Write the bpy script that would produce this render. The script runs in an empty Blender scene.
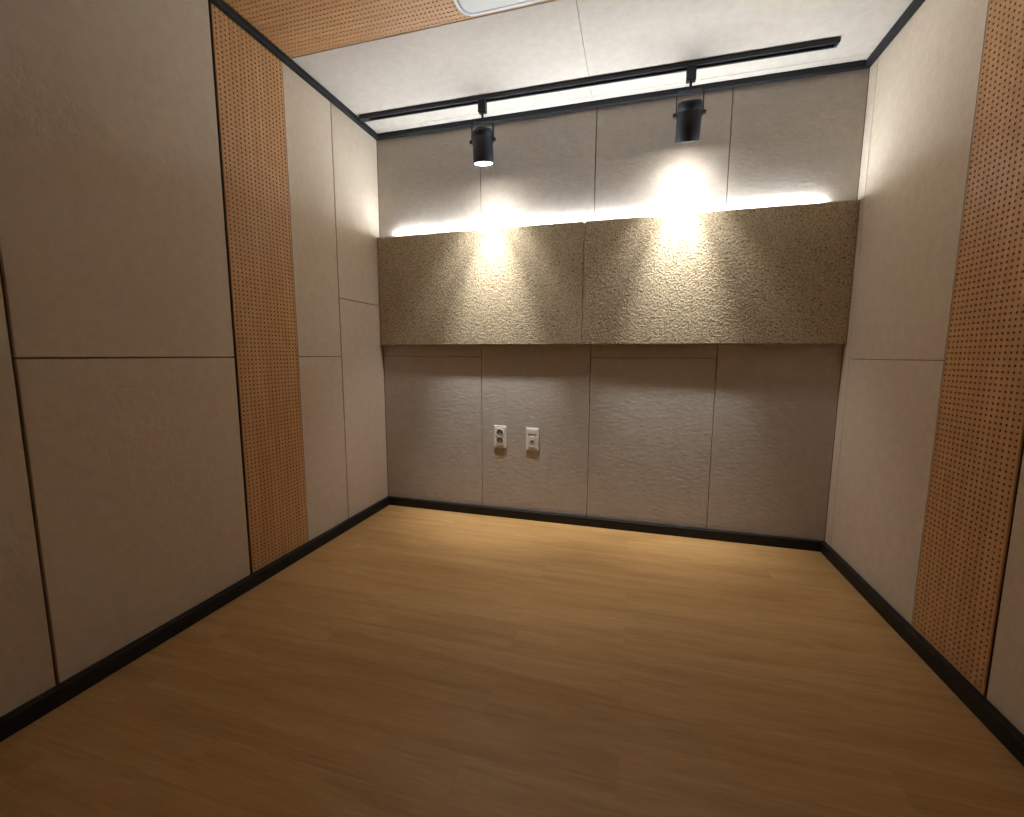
import bpy, bmesh, math, random
from mathutils import Vector, Matrix, noise

S = 0.91                       # metres per solved unit (the eye stands one unit above the floor)
def X(v): return v * S
def Z(v): return (v + 1.0) * S
C = bpy.context.scene.collection
random.seed(4)

# ---- room, metres -------------------------------------------------------
XL, XR = X(-1.5676), X(0.9827)
YB, YF = X(2.4912), X(-1.3)
ZC = Z(1.3245)
PT = 0.012                     # cladding thickness
BH, BT = 0.0523 * S, 0.0265 * S
MH, MT = 0.0267 * S, 0.0265 * S

# ---- materials ----------------------------------------------------------
def lin(c):
    return tuple(((v / 255) / 12.92 if v / 255 <= 0.04045 else ((v / 255 + 0.055) / 1.055) ** 2.4) for v in c) + (1.0,)

def new_mat(name, col, rough=0.6, metal=0.0, spec=0.5):
    m = bpy.data.materials.new(name); m.use_nodes = True
    b = m.node_tree.nodes['Principled BSDF']
    b.inputs['Base Color'].default_value = lin(col)
    b.inputs['Roughness'].default_value = rough
    b.inputs['Metallic'].default_value = metal
    b.inputs['Specular IOR Level'].default_value = spec
    return m, m.node_tree.nodes, m.node_tree.links, b

def node(N, kind, **kw):
    n = N.new(kind)
    for k, v in kw.items():
        if k in n.inputs.keys(): n.inputs[k].default_value = v
        else: setattr(n, k, v)
    return n

def coords(N, L, scale):
    tc = N.new('ShaderNodeTexCoord'); mp = N.new('ShaderNodeMapping')
    mp.inputs['Scale'].default_value = scale
    L.new(tc.outputs['Object'], mp.inputs['Vector'])
    return mp.outputs['Vector']

def ramp(N, L, src, stops):
    r = N.new('ShaderNodeValToRGB')
    e = r.color_ramp.elements
    while len(e) < len(stops): e.new(0.5)
    for el, (p, c) in zip(e, stops): el.position = p; el.color = lin(c)
    L.new(src, r.inputs['Fac'])
    return r.outputs['Color']

def mixc(N, L, mode, fac, a, b):
    m = N.new('ShaderNodeMix'); m.data_type = 'RGBA'; m.blend_type = mode
    if isinstance(fac, float): m.inputs['Factor'].default_value = fac
    else: L.new(fac, m.inputs['Factor'])
    for v, s in ((a, 'A'), (b, 'B')):
        sock = [i for i in m.inputs if i.name == s and i.type == 'RGBA'][0]
        L.new(v, sock)
    return [o for o in m.outputs if o.type == 'RGBA'][0]

def bump(N, L, b, h, strength, dist, prev=None):
    n = N.new('ShaderNodeBump'); n.inputs['Strength'].default_value = strength; n.inputs['Distance'].default_value = dist
    L.new(h, n.inputs['Height'])
    if prev: L.new(prev, n.inputs['Normal'])
    L.new(n.outputs['Normal'], b.inputs['Normal'])
    return n.outputs['Normal']

def felt_material(name, c0, c1, c2, b1=0.5, b2=0.35, st=(1, 1, 1)):
    m, N, L, b = new_mat(name, c1, 0.95, spec=0.15)
    v = coords(N, L, (1, 1, 1))
    n1 = node(N, 'ShaderNodeTexNoise', Scale=28.0, Detail=6.0, Roughness=0.65); L.new(v, n1.inputs['Vector'])
    n2 = node(N, 'ShaderNodeTexNoise', Scale=260.0, Detail=3.0, Roughness=0.7); L.new(v, n2.inputs['Vector'])
    col = ramp(N, L, n1.outputs['Fac'], [(0.25, c0), (0.5, c1), (0.75, c2)])
    fib = ramp(N, L, n2.outputs['Fac'], [(0.3, (225, 225, 225)), (0.7, (255, 255, 255))])
    L.new(mixc(N, L, 'MULTIPLY', 0.6, col, fib), b.inputs['Base Color'])
    n3 = node(N, 'ShaderNodeTexNoise', Scale=62.0, Detail=3.0, Roughness=0.55); L.new(coords(N, L, st), n3.inputs['Vector'])
    p = bump(N, L, b, n3.outputs['Fac'], b1, 0.004)
    bump(N, L, b, n2.outputs['Fac'], b2, 0.001, p)
    return m

FELT = felt_material('felt', (204, 188, 168), (211, 196, 177), (217, 203, 186), 0.24)
FELT_BACK = felt_material('coarse_felt', (187, 178, 167), (195, 187, 176), (202, 195, 186), 0.34, 0.35, (0.6, 1, 1.3))
FELT_CEILING = felt_material('ceiling_felt', (200, 192, 182), (207, 199, 190), (213, 206, 198), 0.25, 0.3)

def wood_material(name, cols, stretch, rough, boards=None, fleck=0.5):
    m, N, L, b = new_mat(name, cols[1], rough, spec=0.35)
    v = coords(N, L, stretch)
    w = node(N, 'ShaderNodeTexNoise', Scale=5.0, Detail=7.0, Roughness=0.6, Distortion=0.6)
    fine = node(N, 'ShaderNodeTexNoise', Scale=38.0, Detail=4.0, Roughness=0.6)
    L.new(v, fine.inputs['Vector'])
    src = v
    if boards:
        bv = coords(N, L, (1, 1, 1))
        br = N.new('ShaderNodeTexBrick')
        for k, val in boards.items(): br.inputs[k].default_value = val
        br.offset = 0.37
        br.inputs['Color1'].default_value = (0, 0, 0, 1); br.inputs['Color2'].default_value = (1, 1, 1, 1)
        br.inputs['Mortar'].default_value = (0.5, 0.5, 0.5, 1)
        L.new(bv, br.inputs['Vector'])
        ad = N.new('ShaderNodeVectorMath'); ad.operation = 'MULTIPLY_ADD'
        ad.inputs[1].default_value = (7.3, 3.1, 1.7)
        L.new(br.outputs['Color'], ad.inputs[0]); L.new(v, ad.inputs[2])
        src = ad.outputs[0]
    L.new(src, w.inputs['Vector'])
    col = ramp(N, L, w.outputs['Fac'], [(0.28, cols[0]), (0.5, cols[1]), (0.72, cols[2])])
    fl = ramp(N, L, fine.outputs['Fac'], [(0.3, (214, 200, 186)), (0.65, (255, 255, 255))])
    col = mixc(N, L, 'MULTIPLY', fleck, col, fl)
    if boards:
        tone = ramp(N, L, br.outputs['Color'], [(0.0, (247, 245, 243)), (1.0, (255, 255, 255))])
        col = mixc(N, L, 'MULTIPLY', 0.8, col, tone)
        jn = ramp(N, L, br.outputs['Fac'], [(0.0, (255, 255, 255)), (1.0, (244, 238, 232))])
        col = mixc(N, L, 'MULTIPLY', 0.7, col, jn)
    L.new(col, b.inputs['Base Color'])
    bump(N, L, b, fine.outputs['Fac'], 0.08, 0.0006)
    return m

FLOOR = wood_material('floor_laminate', [(170, 130, 80), (187, 148, 95), (199, 162, 110)], (0.3, 4.0, 1.0), 0.45,
                      {'Scale': 1.0, 'Brick Width': 0.92, 'Row Height': 0.118, 'Mortar Size': 0.0009, 'Mortar Smooth': 0.3, 'Bias': 0.0})
WOOD_V = wood_material('perforated_veneer', [(190, 144, 97), (202, 157, 109), (211, 168, 121)], (7.0, 7.0, 0.35), 0.5, fleck=0.35)
WOOD_H = wood_material('perforated_ceiling_veneer', [(190, 144, 97), (202, 157, 109), (211, 168, 121)], (0.35, 7.0, 7.0), 0.5, fleck=0.35)

def foam_material():
    m, N, L, b = new_mat('coarse_acoustic_board', (176, 158, 122), 0.95, spec=0.1)
    v = coords(N, L, (1, 1, 1))
    n1 = node(N, 'ShaderNodeTexNoise', Scale=150.0, Detail=4.0, Roughness=0.7, Distortion=0.8); L.new(v, n1.inputs['Vector'])
    n2 = node(N, 'ShaderNodeTexNoise', Scale=80.0, Detail=2.0, Roughness=0.5); L.new(v, n2.inputs['Vector'])
    vo = node(N, 'ShaderNodeTexVoronoi', Scale=120.0, Randomness=1.0); L.new(v, vo.inputs['Vector'])
    col = ramp(N, L, n1.outputs['Fac'], [(0.37, (78, 66, 48)), (0.47, (176, 160, 132)), (0.68, (204, 190, 164))])
    L.new(col, b.inputs['Base Color'])
    p = bump(N, L, b, n2.outputs['Fac'], 0.08, 0.004)
    p = bump(N, L, b, n1.outputs['Fac'], 0.26, 0.004, p)
    bump(N, L, b, vo.outputs['Distance'], 0.5, 0.003, p)
    return m
FOAM = foam_material()

def speckled(name, col, rough, spec=0.5, amp=0.05, metal=0.0):
    m, N, L, b = new_mat(name, col, rough, metal, spec)
    v = coords(N, L, (1, 1, 1))
    n1 = node(N, 'ShaderNodeTexNoise', Scale=400.0, Detail=2.0); L.new(v, n1.inputs['Vector'])
    lo = tuple(max(0, c * (1 - amp)) for c in col); hi = tuple(min(255, c * (1 + amp)) for c in col)
    L.new(ramp(N, L, n1.outputs['Fac'], [(0.3, lo), (0.7, hi)]), b.inputs['Base Color'])
    bump(N, L, b, n1.outputs['Fac'], 0.05, 0.0003)
    return m
TRIM = speckled('black_trim', (32, 34, 39), 0.55, 0.3)
BASE = speckled('black_baseboard', (27, 26, 27), 0.5, 0.3)
BACK = speckled('dark_joint_backing', (116, 94, 76), 0.9, 0.1)
HOLE = speckled('hole_lining', (170, 118, 74), 0.9, 0.1)
METAL = speckled('black_powder_coat', (33, 38, 48), 0.5, 0.4)
TRACKM = speckled('black_track', (35, 37, 43), 0.45, 0.4)
PLASTIC = speckled('white_plastic', (232, 230, 226), 0.35, 0.5, 0.01)
PLASTIC2 = speckled('white_fixture_plastic', (212, 214, 216), 0.4, 0.4, 0.01)
SOCKET = speckled('grey_socket', (146, 140, 134), 0.5, 0.4)
DARK = speckled('dark_slot', (40, 38, 36), 0.6, 0.3)
STEEL = speckled('bright_steel', (200, 200, 200), 0.3, 0.5, 0.02, 1.0)
REFL = speckled('reflector', (215, 215, 215), 0.25, 0.5, 0.01, 0.9)

def lens_material():
    m, N, L, b = new_mat('lit_lens', (255, 250, 240), 0.3)
    v = coords(N, L, (1, 1, 1))
    n1 = node(N, 'ShaderNodeTexVoronoi', Scale=160.0); L.new(v, n1.inputs['Vector'])
    bump(N, L, b, n1.outputs['Distance'], 0.2, 0.001)
    b.inputs['Emission Color'].default_value = (1.0, 0.95, 0.88, 1)
    b.inputs['Emission Strength'].default_value = LENS
    return m

# ---- mesh helpers -------------------------------------------------------
def obj(name, bm, mat, parent=None, kind=None, smooth=False):
    me = bpy.data.meshes.new(name)
    bmesh.ops.recalc_face_normals(bm, faces=bm.faces)
    bm.to_mesh(me); bm.free()
    if smooth:
        for p in me.polygons: p.use_smooth = True
    for m in (mat if isinstance(mat, (list, tuple)) else [mat]): me.materials.append(m)
    o = bpy.data.objects.new(name, me); C.objects.link(o)
    if parent: o.parent = parent
    if kind: o['kind'] = kind
    return o

def thing(name, label, cat, loc=(0, 0, 0), group=None):
    o = bpy.data.objects.new(name, None); C.objects.link(o)
    o.empty_display_size = 0.05
    o.location = loc; o['label'] = label; o['category'] = cat
    if group: o['group'] = group
    return o

def add_box(bm, lo, hi, bev=0.0, seg=1, M=None):
    c = [(a + b) / 2 for a, b in zip(lo, hi)]; d = [abs(b - a) for a, b in zip(lo, hi)]
    r = bmesh.ops.create_cube(bm, size=1.0)
    vs = r['verts']
    for v in vs: v.co = Vector((c[i] + v.co[i] * d[i] for i in range(3)))
    if bev > 0:
        es = list({e for v in vs for e in v.link_edges})
        rb = bmesh.ops.bevel(bm, geom=es, offset=bev, segments=seg, affect='EDGES', profile=0.5)
        vs = list({v for f in rb['faces'] for v in f.verts} | {v for v in vs if v.is_valid})
    if M:
        for v in vs: v.co = M @ v.co
    return vs

def box(name, lo, hi, mat, parent=None, kind=None, bev=0.0, seg=1):
    bm = bmesh.new(); add_box(bm, lo, hi, bev, seg)
    return obj(name, bm, mat, parent, kind)

def add_lathe(bm, prof, n=40, M=None, close=True):
    """prof: list of (radius, height) along local z"""
    rings = []
    for r, h in prof:
        if r < 1e-6: rings.append([bm.verts.new((0, 0, h))])
        else: rings.append([bm.verts.new((r * math.cos(2 * math.pi * i / n), r * math.sin(2 * math.pi * i / n), h)) for i in range(n)])
    for a, b in zip(rings, rings[1:]):
        for i in range(n):
            j = (i + 1) % n
            if len(a) == 1 and len(b) == 1: continue
            if len(a) == 1: bm.faces.new((a[0], b[i], b[j]))
            elif len(b) == 1: bm.faces.new((a[i], a[j], b[0]))
            else: bm.faces.new((a[i], a[j], b[j], b[i]))
    if M:
        for rg in rings:
            for v in rg: v.co = M @ v.co

def add_strip(bm, path, width_axis, w, t):
    """flat bar bent along a path in the xz plane, width w along y, thickness t"""
    n = len(path); sec = []
    for i, p in enumerate(path):
        a = Vector(path[max(i - 1, 0)]); b = Vector(path[min(i + 1, n - 1)])
        d = (b - a).normalized(); nn = Vector((-d.y, d.x))
        o = Vector(p)
        q = []
        for s1, s2 in ((-1, -1), (1, -1), (1, 1), (-1, 1)):
            k = o + nn * (s1 * t / 2)
            q.append(bm.verts.new((k.x, s2 * w / 2, k.y)))
        sec.append(q)
    for a, b in zip(sec, sec[1:]):
        for i in range(4):
            j = (i + 1) % 4
            bm.faces.new((a[i], a[j], b[j], b[i]))
    bm.faces.new(sec[0]); bm.faces.new(sec[-1])

# ---- room shell ---------------------------------------------------------
T = 0.08
box('floor', (XL - T, YF - T, -T), (XR + T, YB + T, 0), FLOOR, kind='structure')
ceiling = box('ceiling', (XL - T, YF - T, ZC + PT), (XR + T, YB + T, ZC + PT + T), BACK, kind='structure')
wall_left = box('wall_left', (XL - PT - T, YF - T, 0), (XL - PT, YB + T, ZC + PT), BACK, kind='structure')
wall_right = box('wall_right', (XR + PT, YF - T, 0), (XR + PT + T, YB + T, ZC + PT), BACK, kind='structure')
wall_back = box('wall_back', (XL - PT, YB + PT, 0), (XR + PT, YB + PT + T, ZC + PT), BACK, kind='structure')
wall_front = box('wall_front', (XL - PT, YF - PT - T, 0), (XR + PT, YF - PT, ZC + PT), BACK, kind='structure')

G = 0.0022                                  # half joint
def felt_x(wall, xin, side, y0, y1, z0, z1, g=G, gy0=None):
    """felt panel on a side wall; its face is at xin, its body goes into the wall"""
    lo = (min(xin, xin + side * (PT - 0.0005)), y0 + (g if gy0 is None else gy0), z0 + g * 0.7)
    hi = (max(xin, xin + side * (PT - 0.0005)), y1 - g, z1 - g * 0.7)
    return box('felt_panel', lo, hi, FELT, wall, bev=0.0022, seg=2)
def felt_y(wall, yin, side, x0, x1, z0, z1, g=G * 0.8):
    lo = (x0 + g, min(yin, yin + side * (PT - 0.0005)), z0 + g * 0.7); hi = (x1 - g, max(yin, yin + side * (PT - 0.0005)), z1 - g * 0.7)
    return box('felt_panel', lo, hi, FELT_BACK, wall, bev=0.002, seg=2)

ZS, ZU = Z(-0.0135), Z(0.305)               # the two heights of the horizontal joints
Y0, Y1, Y2, Y3 = X(0.7444), X(1.4062), X(1.7476), X(2.0723)
felt_x(wall_left, XL, -1, YF, Y0, 0, ZC, 0.0035)
for a, b in ((0, ZS), (ZS, ZC)):
    felt_x(wall_left, XL, -1, Y0, Y1 - 0.004, a, b, 0.0028, 0.0035)
    felt_x(wall_left, XL, -1, Y2, Y3, a, b, G, 0.0006)
for a, b in ((0, ZU), (ZU, ZC)):
    felt_x(wall_left, XL, -1, Y3, YB + 0.003, a, b)
R1, R2, R3 = X(1.427), X(1.760), X(2.4214)
for a, b in ((0, ZS), (ZS, ZC)):
    felt_x(wall_right, XR, 1, YF, R1 - 0.004, a, b, 0.0025)
    felt_x(wall_right, XR, 1, R2, R3, a, b, 0.0012)
for a, b in ((0, ZU), (ZU, ZC)):
    felt_x(wall_right, XR, 1, R3, YB + 0.003, a, b, 0.0012)
bx = [XL, X(-0.8938), X(-0.2384), X(0.4192), XR]
for i in range(4):
    zj = ZS if i % 2 == 0 else ZU
    for a, b in ((0, zj), (zj, ZC)): felt_y(wall_back, YB, 1, bx[i], bx[i + 1], a, b)
box('warm_bounce_cladding', (XL, YF - PT, 0), (XR, YF, ZC), WOOD_V, wall_front)  # unseen wood facing, added to bounce warm light into the room
# ceiling felt
CY1, CY2, CY3 = X(1.425), X(1.772), X(2.425)
def felt_c(x0, x1, y0, y1, g=0.0008):
    return box('felt_panel', (x0 + g, y0 + g, ZC), (x1 - g, y1 - g, ZC + PT - 0.0005), FELT_CEILING, ceiling, bev=0.0012)
cx = X(-0.259)
for a, b in ((XL, cx), (cx, XR)):
    felt_c(a, b, YF, CY1); felt_c(a, b, CY2 + 0.002, CY3); felt_c(a, b, CY3, YB)

# trims
def bar(name, lo, hi, mat): return box(name, lo, hi, mat, kind='structure', bev=0.0015)
bar('baseboard_back', (XL + BT, YB - BT, 0), (XR - BT, YB, BH), BASE)
bar('baseboard_left', (XL, YF, 0), (XL + BT, YB, BH), BASE)
bar('baseboard_right', (XR - BT, YF, 0), (XR, YB, BH), BASE)
bar('baseboard_front', (XL + BT, YF, 0), (XR - BT, YF + BT, BH), BASE)
bar('trim_1', (XL + MT, YB - MT, ZC - MH), (XR - MT, YB, ZC), TRIM)
bar('trim_2', (XL, YF, ZC - MH), (XL + MT, YB, ZC), TRIM)
bar('trim_3', (XR - MT, YF, ZC - MH), (XR, YB, ZC), TRIM)
bar('trim_4', (XL + MT, YF, ZC - MH), (XR - MT, YF + MT, ZC), TRIM)

# ---- perforated wood panels (every hole is cut) --------------------------
def perforated(w, h, nu, nv, r=0.0034, depth=0.0035, n=8):
    """sheet in the local uv plane, w along u, h along v, face at 0, body to -depth"""
    bm = bmesh.new()
    m = 0.0025
    pu, pv = (w - 2 * m) / nu, (h - 2 * m) / nv
    grid = {}
    def gv(i, j):
        if (i, j) not in grid: grid[i, j] = bm.verts.new((m + i * pu, m + j * pv, 0))
        return grid[i, j]
    angs = [math.pi / 4 * (k + 0.5) for k in range(8)]
    for i in range(nu):
        for j in range(nv):
            c = [gv(i, j), gv(i + 1, j), gv(i + 1, j + 1), gv(i, j + 1)]
            cu, cv = m + (i + .5) * pu, m + (j + .5) * pv
            top = [bm.verts.new((cu + r * math.cos(a), cv + r * math.sin(a), 0)) for a in angs]
            bot = [bm.verts.new((cu + r * math.cos(a), cv + r * math.sin(a), -depth)) for a in angs]
            # octagon corners: 0,1 at right-top quadrant ... pair each square side with an octagon side
            # top[7],top[0] face +u ; top[1],top[2] face +v ; top[3],top[4] face -u ; top[5],top[6] face -v
            for (a, b, c1, c2) in ((7, 0, c[1], c[2]), (1, 2, c[2], c[3]), (3, 4, c[3], c[0]), (5, 6, c[0], c[1])):
                bm.faces.new((top[a], c1, c2, top[b]))
            for (a, b, cc) in ((0, 1, c[2]), (2, 3, c[3]), (4, 5, c[0]), (6, 7, c[1])):
                bm.faces.new((top[a], cc, top[b]))
            for k in range(8):
                f = bm.faces.new((top[k], top[(k + 1) % 8], bot[(k + 1) % 8], bot[k])); f.material_index = 1
            f = bm.faces.new(bot); f.material_index = 1
    # bevelled rim and sides
    rim = [gv(i, 0) for i in range(nu + 1)] + [gv(nu, j) for j in range(1, nv + 1)] + \
          [gv(i, nv) for i in range(nu - 1, -1, -1)] + [gv(0, j) for j in range(nv - 1, 0, -1)]
    def out(v, z):
        u = 0 if v.co.x < m * 1.01 else (w if v.co.x > w - m * 1.01 else v.co.x)
        q = 0 if v.co.y < m * 1.01 else (h if v.co.y > h - m * 1.01 else v.co.y)
        return bm.verts.new((u, q, z))
    r1 = [out(v, -0.0015) for v in rim]; r2 = [bm.verts.new((v.co.x, v.co.y, -depth - 0.0015)) for v in r1]
    k = len(rim)
    for i in range(k):
        j = (i + 1) % k
        bm.faces.new((rim[i], rim[j], r1[j], r1[i])); bm.faces.new((r1[i], r1[j], r2[j], r2[i]))
    bm.faces.new(r2)
    return bm

def place(bm, M):
    for v in bm.verts: v.co = M @ v.co
    return bm

def frame(u, v, w, o): return Matrix(((u[0], v[0], w[0], o[0]), (u[1], v[1], w[1], o[1]), (u[2], v[2], w[2], o[2]), (0, 0, 0, 1)))

PG = 0.0066    # dark slit on the near side of each wood panel
box('slit_shade_strip', (XL - PT, Y1 - 0.008, 0), (XL - 0.006, Y1 + 0.007, ZC), BASE, wall_left)  # black strip standing in for the shade deep in the slit
box('slit_shade_strip', (XR + 0.006, R1 - 0.008, 0), (XR + PT, R1 + 0.007, ZC), BASE, wall_right)  # same painted shade in the right wall's slit
ph, pw = ZC - 0.004, (Y2 - Y1) - PG * 0.5
o = obj('perforated_panel', place(perforated(pw - 0.001, ph, 17, 130), frame((0, 1, 0), (0, 0, 1), (1, 0, 0), (0, 0, 0))), [WOOD_V, HOLE])
o.location = (XL + 0.0005, Y1 + PG * 0.5, 0.002)
o['label'] = 'tall wooden panel full of small round holes set in the left felt wall'; o['category'] = 'panel'; o['group'] = 'perforated wooden panels'
pw = (R2 - R1) - PG * 0.5
o = obj('perforated_panel', place(perforated(pw - 0.001, ph, 17, 130), frame((0, 1, 0), (0, 0, 1), (-1, 0, 0), (0, 0, 0))), [WOOD_V, HOLE])
o.location = (XR - 0.0005, R1 + PG * 0.5, 0.002)
o['label'] = 'tall wooden panel full of small round holes set in the right felt wall'; o['category'] = 'panel'; o['group'] = 'perforated wooden panels'
cw = XR - XL - 0.004
o = obj('perforated_panel', place(perforated(cw, CY2 - CY1 - 0.001, 145, 17), frame((1, 0, 0), (0, 1, 0), (0, 0, -1), (0, 0, 0))), [WOOD_H, HOLE])
o.location = (XL + 0.002, CY1, ZC - 0.0005)
o['label'] = 'wooden strip full of small round holes running across the ceiling'; o['category'] = 'panel'; o['group'] = 'perforated wooden panels'

# ---- coarse acoustic boards on the back wall -----------------------------
BD = 0.036 * S
BZ0, BZ1 = Z(0.0565), Z(0.7205)
BODY = 0.017                   # board thickness; the rest is a batten on the wall
def board(x0, x1, seed):
    w, h = x1 - x0, BZ1 - BZ0
    step = 0.0065
    nu, nv = int(w / step), int(h / step)
    bm = bmesh.new(); g = {}
    for i in range(nu + 1):
        for j in range(nv + 1):
            u, v = w * i / nu, h * j / nv
            p = Vector((u + seed, v, seed * 0.7))
            d = noise.noise(p * 80) * 0.0003 + noise.noise(p * 190) * 0.0006
            edge = min(u, w - u, v, h - v)
            if edge < 1e-6:                       # ragged, slightly rounded rim
                d = -0.0025 + d * 0.5
                if j == 0: v += noise.noise(Vector((u * 60, seed, 3))) * 0.0016
            g[i, j] = bm.verts.new((u, -d, v))
    for i in range(nu):
        for j in range(nv): bm.faces.new((g[i, j], g[i + 1, j], g[i + 1, j + 1], g[i, j + 1]))
    rim = [g[i, 0] for i in range(nu + 1)] + [g[nu, j] for j in range(1, nv + 1)] + \
          [g[i, nv] for i in range(nu - 1, -1, -1)] + [g[0, j] for j in range(nv - 1, 0, -1)]
    back = [bm.verts.new((v.co.x, BODY, v.co.z)) for v in rim]
    k = len(rim)
    for i in range(k):
        j = (i + 1) % k
        bm.faces.new((rim[i], rim[j], back[j], back[i]))
    bm.faces.new(back)
    return bm
XM = X(-0.2868)
for (a, b, sd, lab) in ((XL + 0.001, XM - 0.0014, 1.3, 'rough beige acoustic board left of the joint, below the left spotlight'),
                        (XM + 0.0014, XR - 0.001, 5.1, 'rough beige acoustic board right of the joint, below the right spotlight')):
    o = obj('acoustic_board', board(a, b, sd), FOAM)
    o.location = (a, YB - BD, BZ0)
    box('batten', (0.004, BODY - 0.001, 0.006), (b - a - 0.004, BD, BZ1 - BZ0 - 0.013), BASE, o)
    o['label'] = lab; o['category'] = 'acoustic board'; o['group'] = 'rough acoustic boards across the back wall'

# ---- light strip on the boards' top ledge ---------------------------------
def strip_material():
    m, N, L, b = new_mat('lit_strip', (255, 255, 255), 0.4)
    v = coords(N, L, (1, 1, 1))
    n1 = node(N, 'ShaderNodeTexNoise', Scale=300.0); L.new(v, n1.inputs['Vector'])
    bump(N, L, b, n1.outputs['Fac'], 0.05, 0.0003)
    b.inputs['Emission Color'].default_value = STRIP_COL
    b.inputs['Emission Strength'].default_value = STRIP
    return m
STRIP, STRIP_COL = 55.0, (0.86, 0.94, 1.0, 1)
LX0, LX1 = X(-1.455), X(0.845)
t = thing('light_strip', 'thin white light strip glowing from behind the top edge of the rough acoustic boards', 'light strip', ((LX0 + LX1) / 2, YB, BZ1))
lh = (LX1 - LX0) / 2
def prism(pts, x0, x1):
    bm = bmesh.new()
    a = [bm.verts.new((x0, y, z)) for y, z in pts]; b = [bm.verts.new((x1, y, z)) for y, z in pts]
    for i in range(len(pts)):
        j = (i + 1) % len(pts); bm.faces.new((a[i], a[j], b[j], b[i]))
    bm.faces.new(a); bm.faces.new(b)
    return bm
# shallow profile lying in the slot behind the boards
D0 = BD - BODY - 0.0015
obj('channel', prism([(0.0, -0.012), (-D0, -0.012), (-D0, -0.003), (-D0 + 0.0012, -0.003), (-D0 + 0.0012, -0.0075), (-0.0012, -0.0045), (-0.0012, 0.0032), (0.0, 0.0032)], -lh, lh), PLASTIC, t)
obj('diffuser', prism([(-D0 + 0.0014, -0.0074), (-D0 + 0.0014, 0.0010), (-0.0016, 0.0028), (-0.0016, -0.0042)], -lh + 0.002, lh - 0.002), strip_material(), t)

# ---- lighting track ------------------------------------------------------
TY = X(2.283); TW, TH = 0.034, 0.0185
TX0, TX1 = XL + MT + 0.012, X(0.782)
trk = thing('lighting_track', 'long black lighting track on the ceiling parallel to the back wall', 'lighting track', ((TX0 + TX1) / 2, TY, ZC))
hl = (TX1 - TX0) / 2
trk.rotation_euler = (0, 0, 0.0055)
def rail_bm(x0, x1):
    sec = [(-TW / 2, 0), (TW / 2, 0), (TW / 2, -TH), (0.008, -TH), (0.008, -TH + 0.009), (-0.008, -TH + 0.009), (-0.008, -TH), (-TW / 2, -TH)]
    bm = bmesh.new()
    a = [bm.verts.new((x0, y, z)) for y, z in sec]; b = [bm.verts.new((x1, y, z)) for y, z in sec]
    for i in range(len(sec)):
        j = (i + 1) % len(sec); bm.faces.new((a[i], a[j], b[j], b[i]))
    bm.faces.new(a); bm.faces.new(b)
    return bm
obj('rail', rail_bm(-hl + 0.03, hl - 0.012), TRACKM, trk)
box('power_feed', (-hl, -TW / 2 - 0.0005, -TH - 0.0008), (-hl + 0.05, TW / 2 + 0.0005, 0), TRACKM, trk, bev=0.001)
box('end_cap', (hl - 0.012, -TW / 2 - 0.0005, -TH - 0.0008), (hl, TW / 2 + 0.0005, 0), TRACKM, trk, bev=0.003, seg=2)

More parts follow.
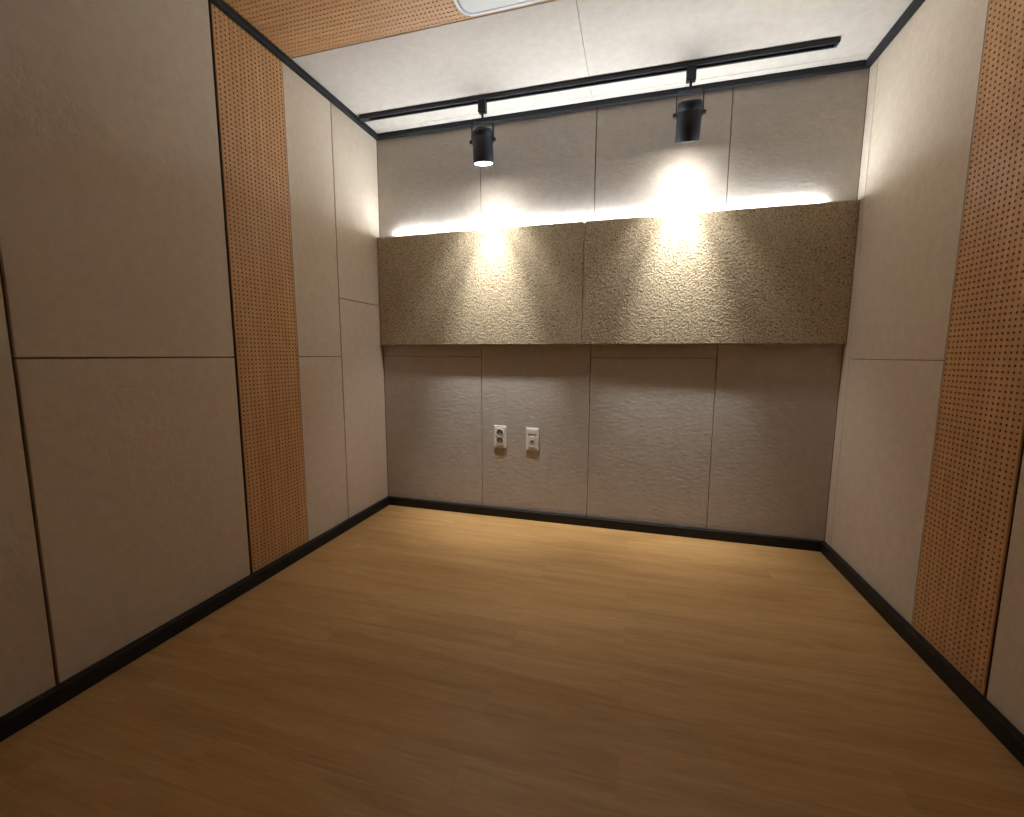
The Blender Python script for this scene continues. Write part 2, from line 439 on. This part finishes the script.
# ---- spotlights ----------------------------------------------------------
LENS = 14.0
LENSM = lens_material()
RH, HH = 0.0490, 0.148
def spotlight(x, tilt, lab, ztop, e_wide, e_core, aim):
    t = thing('track_spotlight', lab, 'spotlight', (x, TY + 0.0055 * (x - (TX0 + TX1) / 2), ZC - TH), 'black spotlights on the ceiling track')
    # adapter block plugged in the track
    bm = bmesh.new()
    add_box(bm, (-0.019, -0.014, -0.052), (0.019, 0.014, 0.0), 0.002)
    add_box(bm, (-0.012, -0.0065, -0.002), (0.012, 0.0065, 0.006))
    obj('track_adapter', bm, METAL, t)
    bm = bmesh.new(); add_lathe(bm, [(0, -0.050), (0.0055, -0.050), (0.0055, -0.0855), (0, -0.0855)], 20)
    obj('stem', bm, METAL, t)
    # yoke: bent flat bar from knob to knob over the housing
    zy = -0.084; zk = ztop - 0.046; ry = RH + 0.0035
    path = [(-ry, zk - 0.012), (-ry, zk), (-ry, zy - 0.014)]
    for k in range(1, 5):
        a = math.pi / 2 * k / 5
        path.append((-ry + 0.014 * (1 - math.cos(a)), zy - 0.014 + 0.014 * math.sin(a)))
    path = path + [(-ry + 0.014, zy)]
    path = path + [(-px, pz) for px, pz in reversed(path)]
    bm = bmesh.new(); add_strip(bm, path, 'y', 0.017, 0.0034)
    obj('yoke', bm, METAL, t)
    # housing turned about the knob axis
    M = Matrix.Translation((0, 0, zk)) @ Matrix.Rotation(tilt, 4, 'X') @ Matrix.Translation((0, 0, 0.046))
    bm = bmesh.new()
    add_lathe(bm, [(0, 0), (RH - 0.010, 0), (RH - 0.0025, -0.0035), (RH, -0.009), (RH, -0.034), (RH - 0.001, -0.0348), (RH - 0.001, -0.0362), (RH, -0.037),
                   (RH, -HH + 0.002), (RH - 0.001, -HH), (RH - 0.0035, -HH), (RH - 0.004, -HH + 0.012), (0, -HH + 0.0125)], 56, M)
    hs = obj('housing', bm, METAL, t, smooth=False)
    for p in hs.data.polygons: p.use_smooth = abs(p.normal.z) < 0.8 and len(p.vertices) == 4
    bm = bmesh.new()
    add_lathe(bm, [(0, -HH + 0.011), (RH - 0.0045, -HH + 0.011), (RH - 0.0050, -HH + 0.006), (0.03, -HH + 0.0045), (0, -HH + 0.0038)], 48, M)
    ln = obj('lens', bm, LENSM, t, smooth=True); ln['label'] = 'glowing white lens'
    for s in (-1, 1):
        K = Matrix.Translation((s * (ry + 0.001), 0, zk)) @ Matrix.Rotation(s * math.pi / 2, 4, 'Y')
        bm = bmesh.new()
        add_lathe(bm, [(0, -0.006), (0.004, -0.006), (0.004, 0.002), (0.0075, 0.002), (0.0085, 0.004), (0.0085, 0.010), (0.007, 0.012), (0, 0.012)], 20, K)
        obj('adjustment_knob', bm, METAL, t)
    for nm, e, size, bl, rad in (('wide_beam', e_wide, 136, 0.75, 0.035), ('middle_beam', e_core * 0.34, 84, 0.6, 0.03), ('narrow_beam', e_core * 1.1, 46, 1.0, 0.02)):
        ld = bpy.data.lights.new(nm, 'SPOT'); ld.energy = e; ld.spot_size = math.radians(size); ld.spot_blend = bl
        ld.shadow_soft_size = rad; ld.color = (1.0, 1.0, 0.98)
        lo = bpy.data.objects.new(nm, ld); C.objects.link(lo); lo.parent = t
        # the beam leaves the centre of the lens
        lo.matrix_local = Matrix.Translation(M @ Vector((0, 0, -HH - 0.002))) @ Matrix.Rotation(tilt if nm == 'wide_beam' else math.radians(aim), 4, 'X')
    return t
spotlight(X(-0.806), math.radians(8), 'left black cylindrical spotlight on the track with its white lens showing', -0.128, 2.4, 25, 8)
spotlight(X(0.204), math.radians(22), 'right black cylindrical spotlight on the track turned toward the wall', -0.131, 1.5, 25, 9)

# ---- outlets on the back wall ---------------------------------------------
def ring_bm(r0, r1, y0, y1, cx, cz, n=28):
    bm = bmesh.new()
    M = Matrix.Translation((cx, 0, cz)) @ Matrix.Rotation(math.pi / 2, 4, 'X')
    add_lathe(bm, [(r0, -y0), (r1, -y0), (r1, -y1), (r0, -y1), (r0, -y0)], n, M)
    return bm
def disc_bm(r, y0, y1, cx, cz, n=24):
    bm = bmesh.new()
    M = Matrix.Translation((cx, 0, cz)) @ Matrix.Rotation(math.pi / 2, 4, 'X')
    add_lathe(bm, [(0, -y0), (r, -y0), (r, -y1), (0, -y1)], n, M)
    return bm
def plate(parent, w, h, th):
    bm = bmesh.new(); add_box(bm, (-w / 2, -th, -h / 2), (w / 2, 0, h / 2), 0.0022, 2)
    obj('cover_plate', bm, PLASTIC, parent)
    bm = bmesh.new(); add_box(bm, (-w / 2 + 0.007, -th - 0.0012, -h / 2 + 0.010), (w / 2 - 0.007, -th + 0.001, h / 2 - 0.010), 0.0006, 1)
    return obj('face_insert', bm, PLASTIC, parent)
PW, PH, PTH = 0.0715, 0.125, 0.0058
c = (X(-0.7738), YB, Z(-0.4985))
t = thing('power_outlet', 'white double power outlet with two round sockets on the back wall', 'power outlet', c)
plate(t, PW, PH, PTH)
for dz in (0.0235, -0.0205):
    s = obj('socket', disc_bm(0.0205, -PTH - 0.0022, -PTH + 0.0005, 0, dz), SOCKET, t); s['label'] = 'round grey socket'
    obj('socket_rim', ring_bm(0.0200, 0.0222, -PTH - 0.0040, -PTH - 0.0012, 0, dz), PLASTIC, s)
    for sx in (-0.0085, 0.0085):
        q = obj('pin_hole', disc_bm(0.0032, -PTH - 0.0026, -PTH - 0.0010, sx, dz, 14), DARK, s)
    for sz in (-1, 1):
        bm = bmesh.new(); add_box(bm, (-0.003, -PTH - 0.0032, dz + sz * 0.0165 - 0.002), (0.003, -PTH - 0.0012, dz + sz * 0.0165 + 0.002), 0.0005)
        obj('earth_clip', bm, STEEL, s)
c = (X(-0.5717), YB, Z(-0.5025))
t = thing('data_outlet', 'white wall outlet with one small square port right of the power outlet', 'data outlet', c)
plate(t, PW, PH, PTH)
box('label_slot', (-0.022, -PTH - 0.0026, 0.0300), (0.022, -PTH - 0.0010, 0.0335), SOCKET, t)
box('label_slot', (-0.020, -PTH - 0.0026, -0.0440), (0.020, -PTH - 0.0010, -0.0420), SOCKET, t)
pf = box('port', (-0.0120, -PTH - 0.0030, -0.0150), (0.0120, -PTH - 0.0010, 0.0165), PLASTIC, t, bev=0.0008)
box('port_opening', (-0.0080, -PTH - 0.0034, -0.0130), (0.0080, -PTH - 0.0026, -0.0060), DARK, pf)

# ---- ceiling fixture ------------------------------------------------------
def rounded(w, h, r, n=8):
    pts = []
    for (cx_, cy_, a0) in ((w / 2 - r, h / 2 - r, 0), (-w / 2 + r, h / 2 - r, 90), (-w / 2 + r, -h / 2 + r, 180), (w / 2 - r, -h / 2 + r, 270)):
        for k in range(n + 1):
            a = math.radians(a0 + 90 * k / n); pts.append((cx_ + r * math.cos(a), cy_ + r * math.sin(a)))
    return pts
def stack_bm(layers, cap=True):
    """layers: (w,h,r,z) rings joined in order"""
    bm = bmesh.new(); rings = []
    for w, h, r, z in layers: rings.append([bm.verts.new((x, y, z)) for x, y in rounded(w, h, r)])
    for a, b in zip(rings, rings[1:]):
        for i in range(len(a)):
            j = (i + 1) % len(a); bm.faces.new((a[i], a[j], b[j], b[i]))
    if cap: bm.faces.new(rings[0]); bm.faces.new(rings[-1])
    return bm
FW, FH = 0.46, 0.33
t = thing('ceiling_fixture', 'white rounded rectangular fixture in the perforated ceiling strip, cut off at the top', 'ceiling fixture',
          (X(-0.700) + FW / 2, X(1.7525) - FH / 2, ZC - 0.0005))
obj('frame', stack_bm([(FW, FH, 0.050, 0), (FW, FH, 0.050, -0.007), (FW - 0.004, FH - 0.004, 0.048, -0.009),
                       (FW - 0.024, FH - 0.024, 0.040, -0.009), (FW - 0.026, FH - 0.026, 0.039, -0.002)]), PLASTIC2, t)
obj('panel', stack_bm([(FW - 0.036, FH - 0.036, 0.036, -0.003), (FW - 0.036, FH - 0.036, 0.036, -0.0105), (FW - 0.040, FH - 0.040, 0.034, -0.012)]), PLASTIC2, t)

# ---- camera ---------------------------------------------------------------
yaw, pitch, roll = (math.radians(a) for a in (-15.6491, 6.9577, -0.2151))
cyw, syw, cp, sp = math.cos(yaw), math.sin(yaw), math.cos(pitch), math.sin(pitch)
fwd = Vector((syw * cp, cyw * cp, -sp)); right = Vector((cyw, -syw, 0)); down = fwd.cross(right)
r2 = math.cos(roll) * right + math.sin(roll) * down; d2 = -math.sin(roll) * right + math.cos(roll) * down
cam = bpy.data.cameras.new('camera'); co = bpy.data.objects.new('camera', cam); C.objects.link(co)
Mx = Matrix((r2, -d2, -fwd)).transposed().to_4x4(); Mx.translation = (0, 0, S)
co.matrix_world = Mx
cam.sensor_fit = 'HORIZONTAL'; cam.sensor_width = 36.0; cam.lens = 36.0 * 431.768 / 1024
cam.shift_x = (512 - 512.34) / 1024; cam.shift_y = (407.59 - 408.5) / 1024
cam.clip_start = 0.01
bpy.context.scene.camera = co

# ---- world and view ---------------------------------------------------------
w = bpy.data.worlds.new('world'); bpy.context.scene.world = w; w.use_nodes = True
w.node_tree.nodes['Background'].inputs['Color'].default_value = (0.02, 0.018, 0.015, 1)
sc = bpy.context.scene
sc.view_settings.view_transform = 'Standard'; sc.view_settings.look = 'None'
sc.view_settings.gamma = 1.0; sc.view_settings.use_curve_mapping = False
sc.view_settings.exposure = 1.55
sc.cycles.diffuse_bounces = 8; sc.cycles.max_bounces = 12
